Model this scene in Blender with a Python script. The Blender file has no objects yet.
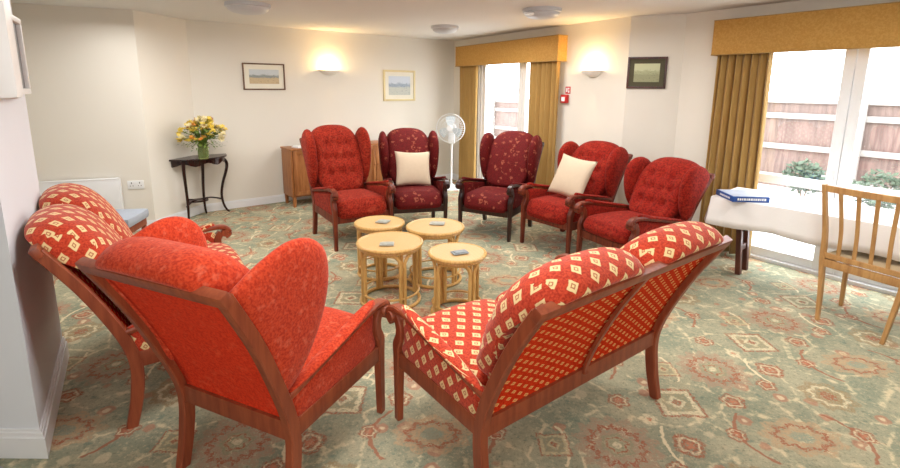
import bpy, bmesh, math, random
from mathutils import Vector, Matrix
random.seed(4)
PI = math.pi
SC = bpy.context.scene
COL = SC.collection
CEIL = 2.28

# ---------------------------------------------------------------- linking helpers
def tag(o, label=None, cat=None, group=None, kind=None):
    if label: o['label'] = label
    if cat: o['category'] = cat
    if group: o['group'] = group
    if kind: o['kind'] = kind
    return o

def empty(name, loc=(0, 0, 0), rz=0, parent=None):
    o = bpy.data.objects.new(name, None); COL.objects.link(o)
    o.empty_display_size = .1
    o.location = loc; o.rotation_euler = (0, 0, rz)
    if parent: o.parent = parent
    return o

def children(o): return [c for c in bpy.data.objects if c.parent == o]
def copy_tree(o, parent=None):
    c = o.copy(); COL.objects.link(c)
    if parent is not None: c.parent = parent
    for ch in children(o): copy_tree(ch, c)
    return c

class MB:
    """collects shapes in one bmesh and links it as one object"""
    def __init__(s):
        s.bm = bmesh.new(); s.uv = s.bm.loops.layers.uv.new('UVMap'); s.M = Matrix.Identity(4)
    def v(s, co): return s.bm.verts.new(s.M @ Vector(co))
    def face(s, vs, uvs=None):
        try: f = s.bm.faces.new(vs)
        except ValueError: return None
        if uvs:
            for l, u in zip(f.loops, uvs): l[s.uv].uv = u
        return f
    def box(s, x0, y0, z0, x1, y1, z1, bev=0):
        b = bmesh.new(); bmesh.ops.create_cube(b, size=1)
        for q in b.verts: q.co = Vector(((x0+x1)/2+q.co.x*(x1-x0), (y0+y1)/2+q.co.y*(y1-y0), (z0+z1)/2+q.co.z*(z1-z0)))
        if bev: bmesh.ops.bevel(b, geom=b.edges[:], offset=bev, segments=2, profile=.6, affect='EDGES')
        m = {q: s.v(q.co) for q in b.verts}
        for f in b.faces: s.face([m[q] for q in f.verts])
        b.free(); return s
    def prism(s, pts, z0, z1):
        a = [s.v((x, y, z0)) for x, y in pts]; b = [s.v((x, y, z1)) for x, y in pts]
        s.face(a[::-1]); s.face(b); n = len(pts)
        for i in range(n): s.face([a[i], a[(i+1) % n], b[(i+1) % n], b[i]])
        return s
    def sweep(s, path, sec, up=(0, 0, 1), closed=False, scale=None, caps=True):
        """sec: list of (a,b) section points; a along side, b along local up"""
        path = [Vector(p) for p in path]; n = len(path); rings = []; up = Vector(up)
        for i, p in enumerate(path):
            if closed: t = path[(i+1) % n]-path[i-1]
            else: t = path[min(i+1, n-1)]-path[max(i-1, 0)]
            t.normalize(); side = t.cross(up)
            if side.length < 1e-4: side = t.cross(Vector((1, 0, 0)))
            side.normalize(); u2 = side.cross(t)
            k = scale(i/(n-1)) if scale else (1, 1)
            if not isinstance(k, tuple): k = (k, k)
            rings.append([s.v(p+side*a*k[0]+u2*b*k[1]) for a, b in sec])
        m = len(sec)
        for i in range(n if closed else n-1):
            A, B = rings[i], rings[(i+1) % n]
            for j in range(m): s.face([A[j], A[(j+1) % m], B[(j+1) % m], B[j]])
        if caps and not closed: s.face(rings[0][::-1]); s.face(rings[-1])
        return s
    def tube(s, path, r, n=8, closed=False, scale=None, up=(0, 0, 1)):
        return s.sweep(path, [(r*math.cos(2*PI*i/n), r*math.sin(2*PI*i/n)) for i in range(n)], up, closed, scale)
    def lathe(s, prof, n=24, cx=0, cy=0, a0=0, a1=2*PI):
        full = abs(a1-a0-2*PI) < 1e-6; k = n if full else n+1
        rings = []
        for r, z in prof:
            rings.append([s.v((cx+r*math.cos(a0+(a1-a0)*i/n), cy+r*math.sin(a0+(a1-a0)*i/n), z)) for i in range(k)])
        for A, B in zip(rings, rings[1:]):
            for i in range(n): s.face([A[i], A[(i+1) % k], B[(i+1) % k], B[i]])
        bmesh.ops.remove_doubles(s.bm, verts=s.bm.verts, dist=1e-5)
        return s
    def inflate(s, pts, t, x, p=3.0):
        """puffy panel from an outline in (y,z), thickness t across x"""
        cy = sum(a for a, b in pts)/len(pts); cz = sum(b for a, b in pts)/len(pts); n = len(pts)
        R = [0.15, .4, .62, .8, .92, .98, 1.0]
        def ring(r, sg):
            h = t/2*(1-r**p)**(1/2.2) if r < 1 else 0
            return [s.v((x+sg*h, cy+(a-cy)*r, cz+(b-cz)*r)) for a, b in pts]
        rings = [ring(r, 1) for r in R]+[ring(r, -1) for r in R[::-1][1:]]
        rad = [r for r in R]+[-r for r in R[::-1][1:]]
        for k in range(len(rings)-1):
            A, B = rings[k], rings[k+1]
            for i in range(n):
                j = (i+1) % n
                q = [A[i], A[j], B[j], B[i]]
                s.face(q, [((w.co.y), (w.co.z)) for w in q])
        for rg in (rings[0][::-1], rings[-1]): s.face(rg, [(w.co.y, w.co.z) for w in rg])
        return s
    def loft(s, prof, w, nx=28, p=5, x=0, fn=None, uo=0):
        """closed (y,z) profile carried across x, rounded ends, with metric uv"""
        n = len(prof); cy = sum(a for a, b in prof)/n; cz = sum(b for a, b in prof)/n
        arc = [0]
        for i in range(n):
            a, b = prof[i], prof[(i+1) % n]; arc.append(arc[-1]+math.hypot(a[0]-b[0], a[1]-b[1]))
        rings = []; xs = []
        for i in range(nx+1):
            t = -math.cos(PI*i/nx); t = math.copysign(abs(t)**.9, t)
            k = max(1-abs(t)**p, 0)**(1/p*1.6); k = .02+.98*k
            xx = x+t*w/2; xs.append(xx)
            ring = []
            for a, b in prof:
                q = Vector((xx, cy+(a-cy)*k, cz+(b-cz)*k))
                if fn: q = fn(q, t)
                ring.append(s.v(q))
            rings.append(ring)
        for i in range(nx):
            A, B = rings[i], rings[i+1]
            for j in range(n):
                j2 = (j+1) % n
                f = s.face([A[j], B[j], B[j2], A[j2]], [(xs[i]+uo, arc[j]), (xs[i+1]+uo, arc[j]), (xs[i+1]+uo, arc[j+1]), (xs[i]+uo, arc[j+1])])
                if f is not None:
                    f.normal_update()
                    if abs(f.normal.x) > .72:
                        for l in f.loops: l[s.uv].uv = (l.vert.co.y+uo, l.vert.co.z)
        s.face(rings[0]); s.face(rings[-1][::-1])
        return s
    def build(s, name, mat, parent=None, smooth=True, bevel=0, angle=40, loc=None, rz=None):
        bmesh.ops.recalc_face_normals(s.bm, faces=s.bm.faces)
        me = bpy.data.meshes.new(name); s.bm.to_mesh(me); s.bm.free()
        me.materials.append(mat)
        if smooth:
            me.shade_smooth()
            me.set_sharp_from_angle(angle=math.radians(angle))
        o = bpy.data.objects.new(name, me); COL.objects.link(o)
        if parent: o.parent = parent
        if loc: o.location = loc
        if rz is not None: o.rotation_euler = (0, 0, rz)
        if bevel:
            b = o.modifiers.new('bevel', 'BEVEL'); b.width = bevel; b.segments = 2; b.limit_method = 'ANGLE'; b.angle_limit = math.radians(35)
        return o

def crom(pts, k=6, closed=False):
    pts = [Vector(p) for p in pts]; n = len(pts); out = []
    for i in range(n if closed else n-1):
        if closed: a, b, c, d = pts[i-1], pts[i], pts[(i+1) % n], pts[(i+2) % n]
        else: a, b, c, d = pts[max(i-1, 0)], pts[i], pts[i+1], pts[min(i+2, n-1)]
        for j in range(k):
            t = j/k
            out.append(.5*((2*b)+(c-a)*t+(2*a-5*b+4*c-d)*t*t+(3*b-a-3*c+d)*t**3))
    if not closed: out.append(pts[-1])
    return out
def crom2(pts, k=5, closed=True): return [(p.x, p.y) for p in crom([(a, b, 0) for a, b in pts], k, closed)]
def rect(w, h, c=.25):
    a, b = w/2, h/2; e = min(a, b)*c
    return [(-a+e, -b), (a-e, -b), (a, -b+e), (a, b-e), (a-e, b), (-a+e, b), (-a, b-e), (-a, -b+e)]

# ---------------------------------------------------------------- materials
def srgb(r, g, b):
    return tuple(((c/255)/12.92 if c/255 <= .04045 else ((c/255+.055)/1.055)**2.4) for c in (r, g, b))+(1,)
class NT:
    def __init__(s, name, rough=.6, spec=.5):
        s.m = bpy.data.materials.new(name); s.m.use_nodes = True; s.t = s.m.node_tree
        s.b = s.t.nodes['Principled BSDF']; s.b.inputs['Roughness'].default_value = rough
        s.b.inputs['Specular IOR Level'].default_value = spec
    def n(s, typ, **kw):
        x = s.t.nodes.new(typ)
        for k, v in kw.items(): setattr(x, k, v)
        return x
    def put(s, sock, v):
        if hasattr(v, 'is_output') or isinstance(v, bpy.types.NodeSocket): s.t.links.new(v, sock)
        else: sock.default_value = v
    def math(s, op, a, b=0, c=None):
        x = s.n('ShaderNodeMath', operation=op); s.put(x.inputs[0], a); s.put(x.inputs[1], b)
        if c is not None: s.put(x.inputs[2], c)
        return x.outputs[0]
    def mix(s, f, a, b, mode='MIX'):
        x = s.n('ShaderNodeMix', data_type='RGBA', blend_type=mode)
        s.put(x.inputs[0], f); s.put(x.inputs[6], a); s.put(x.inputs[7], b); return x.outputs[2]
    def noise(s, vec, scale, detail=3, rough=.5):
        x = s.n('ShaderNodeTexNoise'); s.put(x.inputs['Scale'], scale); s.put(x.inputs['Detail'], detail); s.put(x.inputs['Roughness'], rough)
        if vec is not None: s.put(x.inputs['Vector'], vec)
        return x
    def coord(s, kind='Object'): return s.n('ShaderNodeTexCoord').outputs[kind]
    def mapped(s, vec, scale, rot=(0, 0, 0)):
        x = s.n('ShaderNodeMapping'); s.put(x.inputs['Vector'], vec); x.inputs['Scale'].default_value = scale; x.inputs['Rotation'].default_value = rot
        return x.outputs[0]
    def step(s, v, lo, hi):
        x = s.n('ShaderNodeMapRange', interpolation_type='SMOOTHSTEP'); s.put(x.inputs[0], v)
        x.inputs[1].default_value = lo; x.inputs[2].default_value = hi; return x.outputs[0]
    def bump(s, h, strength=.3, dist=.01):
        x = s.n('ShaderNodeBump'); s.put(x.inputs['Height'], h); x.inputs['Strength'].default_value = strength; x.inputs['Distance'].default_value = dist
        s.t.links.new(x.outputs[0], s.b.inputs['Normal'])
    def color(s, c): s.put(s.b.inputs['Base Color'], c); return s

def plain(name, c, rough=.6, spec=.5, metal=0, var=.04, scale=8, bump=0):
    t = NT(name, rough, spec); n = t.noise(t.coord(), scale, 3)
    d = tuple(max(0, q*(1-var*3)) for q in c[:3])+(1,)
    t.color(t.mix(n.outputs[0], c, d)); t.b.inputs['Metallic'].default_value = metal
    if bump: t.bump(t.noise(t.coord(), scale*8, 2).outputs[0], bump, .004)
    return t.m
def wood(name, c1, c2, rough=.32, scale=1.0, stretch=(14, 14, 1.6), spec=.5):
    t = NT(name, rough, spec); v = t.mapped(t.coord(), stretch)
    n = t.noise(v, 2.5*scale, 4, .6); f = t.step(n.outputs[0], .3, .7)
    t.color(t.mix(f, c1, c2)); t.bump(n.outputs[0], .12, .002); return t.m
def chenille(name, c1, c2, hi, sheen=.35, fleck=140, wrinkle=.25):
    t = NT(name, .85, .15); co = t.coord()
    n1 = t.noise(co, fleck, 2); n2 = t.noise(co, fleck*.3, 3); n3 = t.noise(co, 7, 2)
    f = t.step(n1.outputs[0], .35, .7)
    c = t.mix(f, c1, c2); c = t.mix(t.math('MULTIPLY', t.step(n2.outputs[0], .52, .78), .45), c, hi)
    t.color(c)
    t.b.inputs['Sheen Weight'].default_value = sheen; t.b.inputs['Sheen Roughness'].default_value = .5
    t.b.inputs['Sheen Tint'].default_value = (1, .62, .55, 1)
    h = t.math('ADD', t.math('MULTIPLY', n1.outputs[0], .25), t.math('MULTIPLY', n3.outputs[0], wrinkle*4))
    t.bump(h, .5, .008); return t.m
def diamonds(name, c1, c2, cream, px, py, wx, wy, shear=0, sheen=.3):
    t = NT(name, .85, .2 if sheen else .03); uv = t.coord('UV'); sp = t.n('ShaderNodeSeparateXYZ'); t.put(sp.inputs[0], uv)
    nz = t.noise(t.coord(), 60, 2)
    u = t.math('ADD', sp.outputs[0], t.math('MULTIPLY', t.math('SUBTRACT', nz.outputs[0], .5), .008)); v = sp.outputs[1]
    u = t.math('ADD', u, t.math('MULTIPLY', v, shear))
    def lat(ou, ov):
        a = t.math('SUBTRACT', t.math('FRACT', t.math('ADD', t.math('DIVIDE', u, px), ou)), .5)
        b = t.math('SUBTRACT', t.math('FRACT', t.math('ADD', t.math('DIVIDE', v, py), ov)), .5)
        a = t.math('MULTIPLY', t.math('ABSOLUTE', a), px/wx); b = t.math('MULTIPLY', t.math('ABSOLUTE', b), py/wy)
        return t.math('ADD', a, b)
    d = t.math('MINIMUM', lat(0, 0), lat(.5, .5))
    outer = t.step(d, 1.08, .92); inner = t.step(d, .52, .42); core = t.step(d, .28, .18)
    w = t.noise(t.coord(), 130, 2).outputs[0]
    base = t.mix(t.step(w, .35, .7), c1, c2)
    # faint darker thread between the diamonds
    c = t.mix(outer, base, cream); c = t.mix(t.math('MULTIPLY', inner, .75), c, c2); c = t.mix(core, c, cream)
    t.color(c); t.b.inputs['Sheen Weight'].default_value = sheen; t.b.inputs['Sheen Tint'].default_value = (1, .7, .62, 1)
    wr = t.noise(t.mapped(t.coord(), (1, 1, 1)), 9, 2).outputs[0]
    t.bump(t.math('ADD', t.math('MULTIPLY', w, .3), t.math('MULTIPLY', wr, 1.2)), .5, .008); return t.m
def florals(name, c1, c2, leaf):
    t = NT(name, .8, .25); co = t.coord(); vor = t.n('ShaderNodeTexVoronoi'); vor.inputs['Scale'].default_value = 13
    nz = t.noise(co, 9, 2); vm = t.n('ShaderNodeVectorMath', operation='MULTIPLY_ADD')
    t.put(vm.inputs[0], nz.outputs['Color']); vm.inputs[1].default_value = (.12, .12, .12); t.put(vm.inputs[2], co)
    t.put(vor.inputs['Vector'], vm.outputs[0])
    spot = t.step(vor.outputs['Distance'], .34, .22); br = t.noise(co, 55, 2).outputs[0]
    f = t.math('MULTIPLY', spot, t.step(br, .42, .56))
    c = t.mix(t.step(t.noise(co, 130, 2).outputs[0], .35, .7), c1, c2); c = t.mix(t.math('MULTIPLY', f, .8), c, leaf)
    t.color(c); t.b.inputs['Sheen Weight'].default_value = .0; t.bump(t.noise(co, 8, 2).outputs[0], .5, .02); return t.m

M = {}
M['wall'] = plain('cream_wall_paint', srgb(228, 223, 212), .85, .2, var=.01, scale=3, bump=.05)
M['stub'] = plain('white_wall_paint', srgb(226, 230, 236), .8, .2, var=.01, scale=3, bump=.04)
M['ceil'] = plain('ceiling_paint', srgb(222, 220, 216), .9, .1, var=.01, scale=2)
M['gloss'] = plain('white_gloss_paint', srgb(236, 237, 238), .35, .5, var=.01)
M['plastic'] = plain('white_plastic', srgb(232, 233, 232), .35, .5, var=.01)
M['grey'] = plain('grey_metal', srgb(150, 152, 155), .35, .5, .6, .05)
M['mahog'] = wood('mahogany', srgb(150, 76, 47), srgb(126, 58, 36), .4, spec=.4)
M['mahog_dark'] = wood('dark_mahogany', srgb(60, 24, 18), srgb(30, 12, 10), .3)
M['mahog_far'] = wood('red_mahogany', srgb(126, 56, 34), srgb(84, 32, 20), .45, spec=.3)
M['ebony'] = wood('polished_dark_wood', srgb(56, 24, 20), srgb(26, 10, 10), .2)
M['oak'] = wood('honey_oak', srgb(196, 152, 96), srgb(170, 124, 74), .45)
M['side'] = wood('sideboard_oak', srgb(172, 112, 62), srgb(140, 84, 42), .45)
M['coral'] = chenille('coral_chenille', srgb(196, 66, 34), srgb(160, 40, 18), srgb(224, 122, 92), .16, 120)
M['coral_panel'] = chenille('coral_panel_flashlit', srgb(214, 60, 30), srgb(190, 46, 22), srgb(226, 96, 64), 0, 110)  # brighter copy of the coral, with flash light put into its colour
M['red'] = chenille('brick_red_chenille', srgb(156, 44, 26), srgb(106, 24, 13), srgb(182, 84, 58), .05, 70)
M['red2'] = chenille('deep_red_chenille', srgb(150, 34, 21), srgb(100, 18, 11), srgb(176, 66, 44), .05, 70)
M['diam'] = diamonds('diamond_upholstery', srgb(196, 68, 40), srgb(158, 42, 22), srgb(228, 202, 148), .092, .094, .0205, .026, .12, .25)
M['diamback'] = diamonds('diamond_backing_flashlit', srgb(216, 62, 30), srgb(188, 44, 18), srgb(232, 176, 110), .060, .060, .0150, .0115, .4, .0)  # base colour raised to stand in for flash on the settee back
M['burg'] = florals('burgundy_floral', srgb(108, 16, 15), srgb(72, 8, 9), srgb(156, 84, 62))
M['cushion'] = plain('cream_cushion_cloth', srgb(208, 190, 166), .9, .1, var=.03, scale=30, bump=.2)
M['cloth'] = plain('white_tablecloth_linen', srgb(240, 238, 236), .85, .15, var=.01, scale=12, bump=.12)
M['rattan'] = wood('rattan_cane', srgb(222, 182, 112), srgb(196, 148, 82), .35, 3)
M['black'] = plain('black_iron', srgb(30, 24, 24), .4, .5)
M['redplastic'] = plain('red_plastic', srgb(196, 24, 26), .4)
M['stem'] = plain('leaf_green', srgb(112, 140, 54), .6, var=.15, scale=20)
M['leaf2'] = plain('shrub_green', srgb(70, 88, 66), .7, var=.15, scale=6)
M['yellow'] = plain('yellow_petal', srgb(246, 218, 92), .6, var=.06, scale=40)
M['petal'] = plain('cream_petal', srgb(240, 226, 176), .6, var=.06, scale=40)
M['orange'] = plain('orange_petal', srgb(222, 150, 60), .6, var=.06, scale=40)
M['bluebox'] = plain('blue_card', srgb(38, 82, 158), .45, var=.05)
M['bluegrey'] = plain('blue_grey_cloth', srgb(166, 174, 186), .8, var=.05)
M['paper'] = plain('white_paper', srgb(240, 240, 240), .7, var=.01)
M['seatpad'] = plain('beige_seat_cloth', srgb(196, 176, 142), .9, var=.05, scale=30)
M['fence'] = wood('weathered_fence_board', srgb(122, 102, 94), srgb(92, 76, 70), .8, 1, (10, 10, 1))
M['fencerail'] = plain('pale_fence_rail', srgb(150, 144, 138), .8)
M['paving'] = plain('pale_paving', srgb(226, 224, 220), .8, var=.03, scale=4)
M['darkwood2'] = wood('trestle_wood', srgb(104, 56, 40), srgb(70, 34, 26), .4)
M['gilt'] = plain('gilt_frame', srgb(226, 210, 160), .4, .5, .1)
M['brownframe'] = wood('brown_frame', srgb(120, 84, 54), srgb(90, 60, 38), .4)
M['darkframe'] = wood('dark_frame', srgb(86, 46, 36), srgb(52, 26, 22), .35)
M['mount'] = plain('cream_mount', srgb(236, 232, 216), .8)
M['olive'] = plain('olive_mount', srgb(84, 80, 58), .8)

def glassmat():
    m = bpy.data.materials.new('window_glass'); m.use_nodes = True; t = m.node_tree; t.nodes.clear()
    o = t.nodes.new('ShaderNodeOutputMaterial'); mx = t.nodes.new('ShaderNodeMixShader'); tr = t.nodes.new('ShaderNodeBsdfTransparent')
    gl = t.nodes.new('ShaderNodeBsdfGlossy'); gl.inputs['Roughness'].default_value = .02; mx.inputs[0].default_value = .05
    t.links.new(tr.outputs[0], mx.inputs[1]); t.links.new(gl.outputs[0], mx.inputs[2]); t.links.new(mx.outputs[0], o.inputs[0]); return m
M['glass'] = glassmat()
def vaseglass():
    t = NT('green_vase_glass', .05); t.color(srgb(170, 190, 120)); t.b.inputs['Transmission Weight'].default_value = .75; return t.m
M['vase'] = vaseglass()
def curtainmat():
    t = NT('gold_curtain_cloth', .75, .25); co = t.coord(); w = t.noise(t.mapped(co, (60, 60, 2)), 3, 3)
    t.color(t.mix(w.outputs[0], srgb(186, 150, 88), srgb(152, 118, 62))); t.b.inputs['Sheen Weight'].default_value = .2
    t.bump(t.noise(co, 200, 1).outputs[0], .15, .002); return t.m
M['curtain'] = curtainmat()
def pelmetmat():
    t = NT('gold_pelmet_cloth', .7, .3); co = t.coord()
    d = t.noise(co, 70, 3, .7); t.color(t.mix(t.step(d.outputs[0], .42, .6), srgb(182, 136, 66), srgb(194, 150, 80))); t.bump(t.noise(co, 160, 2).outputs[0], .2, .003); return t.m
M['pelmet'] = pelmetmat()
def lampglow():
    t = NT('sconce_glow', .5); t.color(srgb(250, 235, 200)); t.b.inputs['Emission Color'].default_value = (1, .72, .36, 1); t.b.inputs['Emission Strength'].default_value = 9; return t.m
M['glow'] = lampglow()
def sconceplaster():
    t = NT('sconce_plaster', .6); t.color(srgb(240, 236, 226)); return t.m
M['plaster'] = sconceplaster()
def picture(name, sky, mid, ground, dark):
    t = NT(name, .5); co = t.coord('UV'); sp = t.n('ShaderNodeSeparateXYZ'); t.put(sp.inputs[0], co)
    n = t.noise(co, 5, 4, .65).outputs[0]; n2 = t.noise(t.mapped(co, (3, 9, 1)), 3, 4, .7).outputs[0]
    h = t.math('ADD', sp.outputs[1], t.math('MULTIPLY', t.math('SUBTRACT', n, .5), .35))
    c = t.mix(t.step(h, .38, .46), ground, mid); c = t.mix(t.step(h, .56, .66), c, sky)
    c = t.mix(t.math('MULTIPLY', t.step(n2, .56, .66), t.math('MULTIPLY', t.step(h, .8, .55), .8)), c, dark); t.color(c); return t.m
def canetop():
    t = NT('woven_cane_top', .45); co = t.coord(); sp = t.n('ShaderNodeSeparateXYZ'); t.put(sp.inputs[0], co)
    a = t.math('SINE', t.math('MULTIPLY', sp.outputs[0], 520)); b = t.math('SINE', t.math('MULTIPLY', sp.outputs[1], 520))
    f = t.step(t.math('MULTIPLY', a, b), -.6, .6); t.color(t.mix(f, srgb(224, 188, 130), srgb(204, 162, 106))); t.bump(f, .25, .002); return t.m
M['cane'] = canetop()

def carpet():
    t = NT('oriental_carpet', .95, .1); geo = t.n('ShaderNodeNewGeometry').outputs['Position']
    nzc = t.noise(geo, 30, 2).outputs['Color']
    wob = t.n('ShaderNodeVectorMath', operation='MULTIPLY_ADD'); t.put(wob.inputs[0], nzc); wob.inputs[1].default_value = (.03, .03, 0); t.put(wob.inputs[2], geo)
    sp = t.n('ShaderNodeSeparateXYZ'); t.put(sp.inputs[0], wob.outputs[0])
    X = t.math('SUBTRACT', sp.outputs[0], .015); Y = t.math('SUBTRACT', sp.outputs[1], .015)
    ax, bx, by = 1.68, .74, .59
    m1 = t.noise(geo, 3.0, 4, .6).outputs[0]; m2 = t.noise(geo, 16, 4, .65).outputs[0]; m3 = t.noise(geo, 150, 2).outputs[0]
    base = t.mix(t.step(m1, .35, .65), srgb(140, 146, 124), srgb(172, 167, 140))
    base = t.mix(t.math('MULTIPLY', t.step(m2, .52, .62), .5), base, srgb(188, 176, 146))
    m4 = t.noise(geo, 60, 4, .7).outputs[0]
    base = t.mix(t.math('MULTIPLY', t.step(m2, .42, .32), .7), base, srgb(114, 132, 116))
    base = t.mix(t.math('MULTIPLY', t.step(m4, .56, .64), .55), base, srgb(206, 190, 158)); base = t.mix(t.math('MULTIPLY', t.step(m4, .44, .36), .6), base, srgb(112, 112, 92))
    fade = t.step(t.noise(geo, 75, 3, .75).outputs[0], .36, .56)
    # fine vine lines
    vo = t.n('ShaderNodeTexVoronoi', feature='DISTANCE_TO_EDGE'); vo.inputs['Scale'].default_value = 4.2
    t.put(vo.inputs['Vector'], wob.outputs[0])
    vine = t.math('MULTIPLY', t.step(vo.outputs[0], .045, .015), t.step(m2, .42, .6))
    base = t.mix(t.math('MULTIPLY', vine, .75), base, srgb(222, 206, 168))
    # small scattered rust blossoms
    v2 = t.n('ShaderNodeTexVoronoi'); v2.inputs['Scale'].default_value = 7.5; t.put(v2.inputs['Vector'], wob.outputs[0])
    sc = t.n('ShaderNodeSeparateColor'); t.put(sc.inputs[0], v2.outputs['Color'])
    pick = t.math('GREATER_THAN', sc.outputs[0], .62); pick2 = t.math('LESS_THAN', sc.outputs[0], .3)
    base = t.mix(t.math('MULTIPLY', t.math('MULTIPLY', t.step(v2.outputs['Distance'], .30, .24), pick), .6), base, srgb(186, 122, 96))
    base = t.mix(t.math('MULTIPLY', t.math('MULTIPLY', t.step(v2.outputs['Distance'], .16, .10), pick), .8), base, srgb(222, 204, 168))
    base = t.mix(t.math('MULTIPLY', t.math('MULTIPLY', t.step(v2.outputs['Distance'], .26, .2), pick2), .55), base, srgb(214, 198, 164))
    col = base
    rust = srgb(164, 100, 74); cream = srgb(222, 208, 172); brown = srgb(158, 146, 114); green = srgb(148, 160, 140)
    def local(px, py):
        dx = t.math('SUBTRACT', X, px); dy = t.math('SUBTRACT', Y, py)
        j = t.math('DIVIDE', dy, by); jr = t.math('ROUND', j)
        dy2 = t.math('SUBTRACT', dy, t.math('MULTIPLY', jr, by)); dx2 = t.math('SUBTRACT', dx, t.math('MULTIPLY', jr, bx))
        i = t.math('ROUND', t.math('DIVIDE', dx2, ax)); dx3 = t.math('SUBTRACT', dx2, t.math('MULTIPLY', i, ax))
        return dx3, dy2
    def band(d, a, b, c, s=.006, amt=.9):
        nonlocal col
        f = t.math('MULTIPLY', t.step(d, a-s, a+s), t.step(d, b+s, b-s)); f = t.math('MULTIPLY', f, t.math('MULTIPLY', fade, t.math('ADD', .45, t.math('MULTIPLY', m2, amt))))
        f = t.math('MINIMUM', f, 1); col = t.mix(f, col, c)
    def polar(dx, dy): return t.math('SQRT', t.math('ADD', t.math('MULTIPLY', dx, dx), t.math('MULTIPLY', dy, dy))), t.math('ARCTAN2', dy, dx)
    def square(px, py, r, c0=cream):
        dx, dy = local(px, py); d = t.math('MAXIMUM', t.math('ABSOLUTE', dx), t.math('ABSOLUTE', dy))
        di = t.math('ADD', t.math('ABSOLUTE', dx), t.math('ABSOLUTE', dy))
        band(d, -1, r, brown, amt=.5); band(d, r*.72, r, c0, .003); band(d, r, r*1.16, rust, .004); band(di, r*.3, r*.55, c0); band(di, -1, r*.3, rust)
    def flower(px, py, r, n, c1, c2, core, sx=1, sy=1):
        dx, dy = local(px, py); dx = t.math('MULTIPLY', dx, 1/sx); dy = t.math('MULTIPLY', dy, 1/sy); d, th = polar(dx, dy)
        k = t.math('ADD', 1, t.math('MULTIPLY', t.math('SINE', t.math('MULTIPLY', th, n)), .10)); d2 = t.math('DIVIDE', d, k)
        band(d2, -1, r, c1); band(d2, r*.55, r*.72, c2, .004); band(d2, r*.3, r*.45, c1); band(d, -1, r*.3, core, .004)
    flower(.75, 1.87, .18, 14, srgb(172, 146, 122), rust, cream)
    flower(.75, 1.87, .07, 6, srgb(150, 150, 120), rust, cream)
    square(1.15, 2.17, .095)
    flower(1.96, 2.23, .12, 8, srgb(160, 138, 104), cream, rust)
    flower(1.61, 1.93, .14, 9, srgb(190, 162, 128), rust, green, 1.25, .85)
    dx, dy = local(1.61, 1.93); adx = t.math('ABSOLUTE', dx)
    curve = t.math('ABSOLUTE', t.math('SUBTRACT', adx, t.math('SUBTRACT', .28, t.math('MULTIPLY', t.math('MULTIPLY', dy, dy), 3))))
    f = t.math('MULTIPLY', t.step(curve, .012, .006), t.math('LESS_THAN', t.math('ABSOLUTE', dy), .16)); col = t.mix(t.math('MULTIPLY', f, .8), col, rust)
    dx, dy = local(.75, 1.87); adx = t.math('ABSOLUTE', dx)
    curve = t.math('ABSOLUTE', t.math('SUBTRACT', adx, t.math('ADD', .22, t.math('MULTIPLY', t.math('MULTIPLY', dy, dy), 2))))
    f = t.math('MULTIPLY', t.step(curve, .010, .005), t.math('LESS_THAN', t.math('ABSOLUTE', dy), .12)); col = t.mix(f, col, cream)
    for (px, py, r, n) in [(1.44, 2.18, .06, 5), (1.32, 1.94, .045, 6), (1.07, 1.87, .07, 4), (1.9, 1.94, .05, 5), (.86, 2.18, .055, 6), (.96, 2.04, .04, 5), (1.70, 2.32, .05, 5)]:
        flower(px, py, r, n, rust if r > .044 else cream, cream, srgb(196, 130, 100))
    square(.47, 1.87, .06, srgb(206, 190, 150))
    col = t.mix(t.math('MULTIPLY', t.step(m3, .4, .7), .16), col, srgb(96, 100, 88))
    t.color(col); t.bump(m3, .35, .004); return t.m
M['carpet'] = carpet()

# ---------------------------------------------------------------- the room shell
WALLS = {'wall_left_rear': ((-4.2, 2.53), (-4.2, 4.66)), 'wall_left': ((-4.2, 4.66), (-3.2, 5.05)), 'wall_left_bay': ((-3.2, 5.05), (-3.05, 5.75)),
         'wall_back': ((-3.05, 5.75), (0.05, 8.1)), 'wall_back_right': ((0.05, 8.1), (1.85, 5.17)),
         'wall_pillar': ((1.85, 5.17), (2.33, 4.98)), 'wall_right': ((2.33, 4.98), (4.38, 2.14)), 'wall_right_front': ((4.38, 2.14), (4.38, -1.6)), 'wall_rear': ((4.38, -1.6), (-4.2, -1.6)), 'wall_left_front': ((-4.2, -1.6), (-4.2, 1.78))}
def frame_of(k):
    a, b = WALLS[k]; ang = math.atan2(b[1]-a[1], b[0]-a[0]); L = math.hypot(b[0]-a[0], b[1]-a[1])
    return (a[0], a[1], 0), ang, L
TH = .14
OPEN = {'wall_back_right': (.72, 2.44, 2.02), 'wall_right': (.62, 2.20, 2.02)}   # s0, s1, head height
def build_wall(k):
    loc, ang, L = frame_of(k); mb = MB()
    if k in OPEN:
        s0, s1, h = OPEN[k]
        mb.box(0, 0, 0, s0, TH, CEIL); mb.box(s1, 0, 0, L, TH, CEIL); mb.box(s0, 0, h, s1, TH, CEIL)
    else: mb.box(0, 0, 0, L, TH, CEIL)
    tag(mb.build(k, M['wall'], None, False, loc=loc, rz=ang), kind='structure')
    # baseboard with a rounded top
    segs = [(0, L)] if k not in OPEN else [(0, OPEN[k][0]), (OPEN[k][1], L)]
    mb = MB()
    for a, b in segs:
        mb.box(a, -.016, 0, b, 0, .085, .003); mb.box(a, -.011, .085, b, 0, .1, .002)
    tag(mb.build('baseboard'+k[4:], M['gloss'], None, False, loc=loc, rz=ang), kind='structure')
for k in WALLS: build_wall(k)
outline = [(-4.34, -1.74), (-4.34, 4.76), (-3.3, 5.16), (-3.18, 5.82), (.05, 8.27), (1.97, 5.28), (2.42, 5.09), (4.52, 2.18), (4.52, -1.74)]
tag(MB().prism(outline, CEIL, CEIL+.12).build('ceiling', M['ceil'], None, False), kind='structure')
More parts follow.
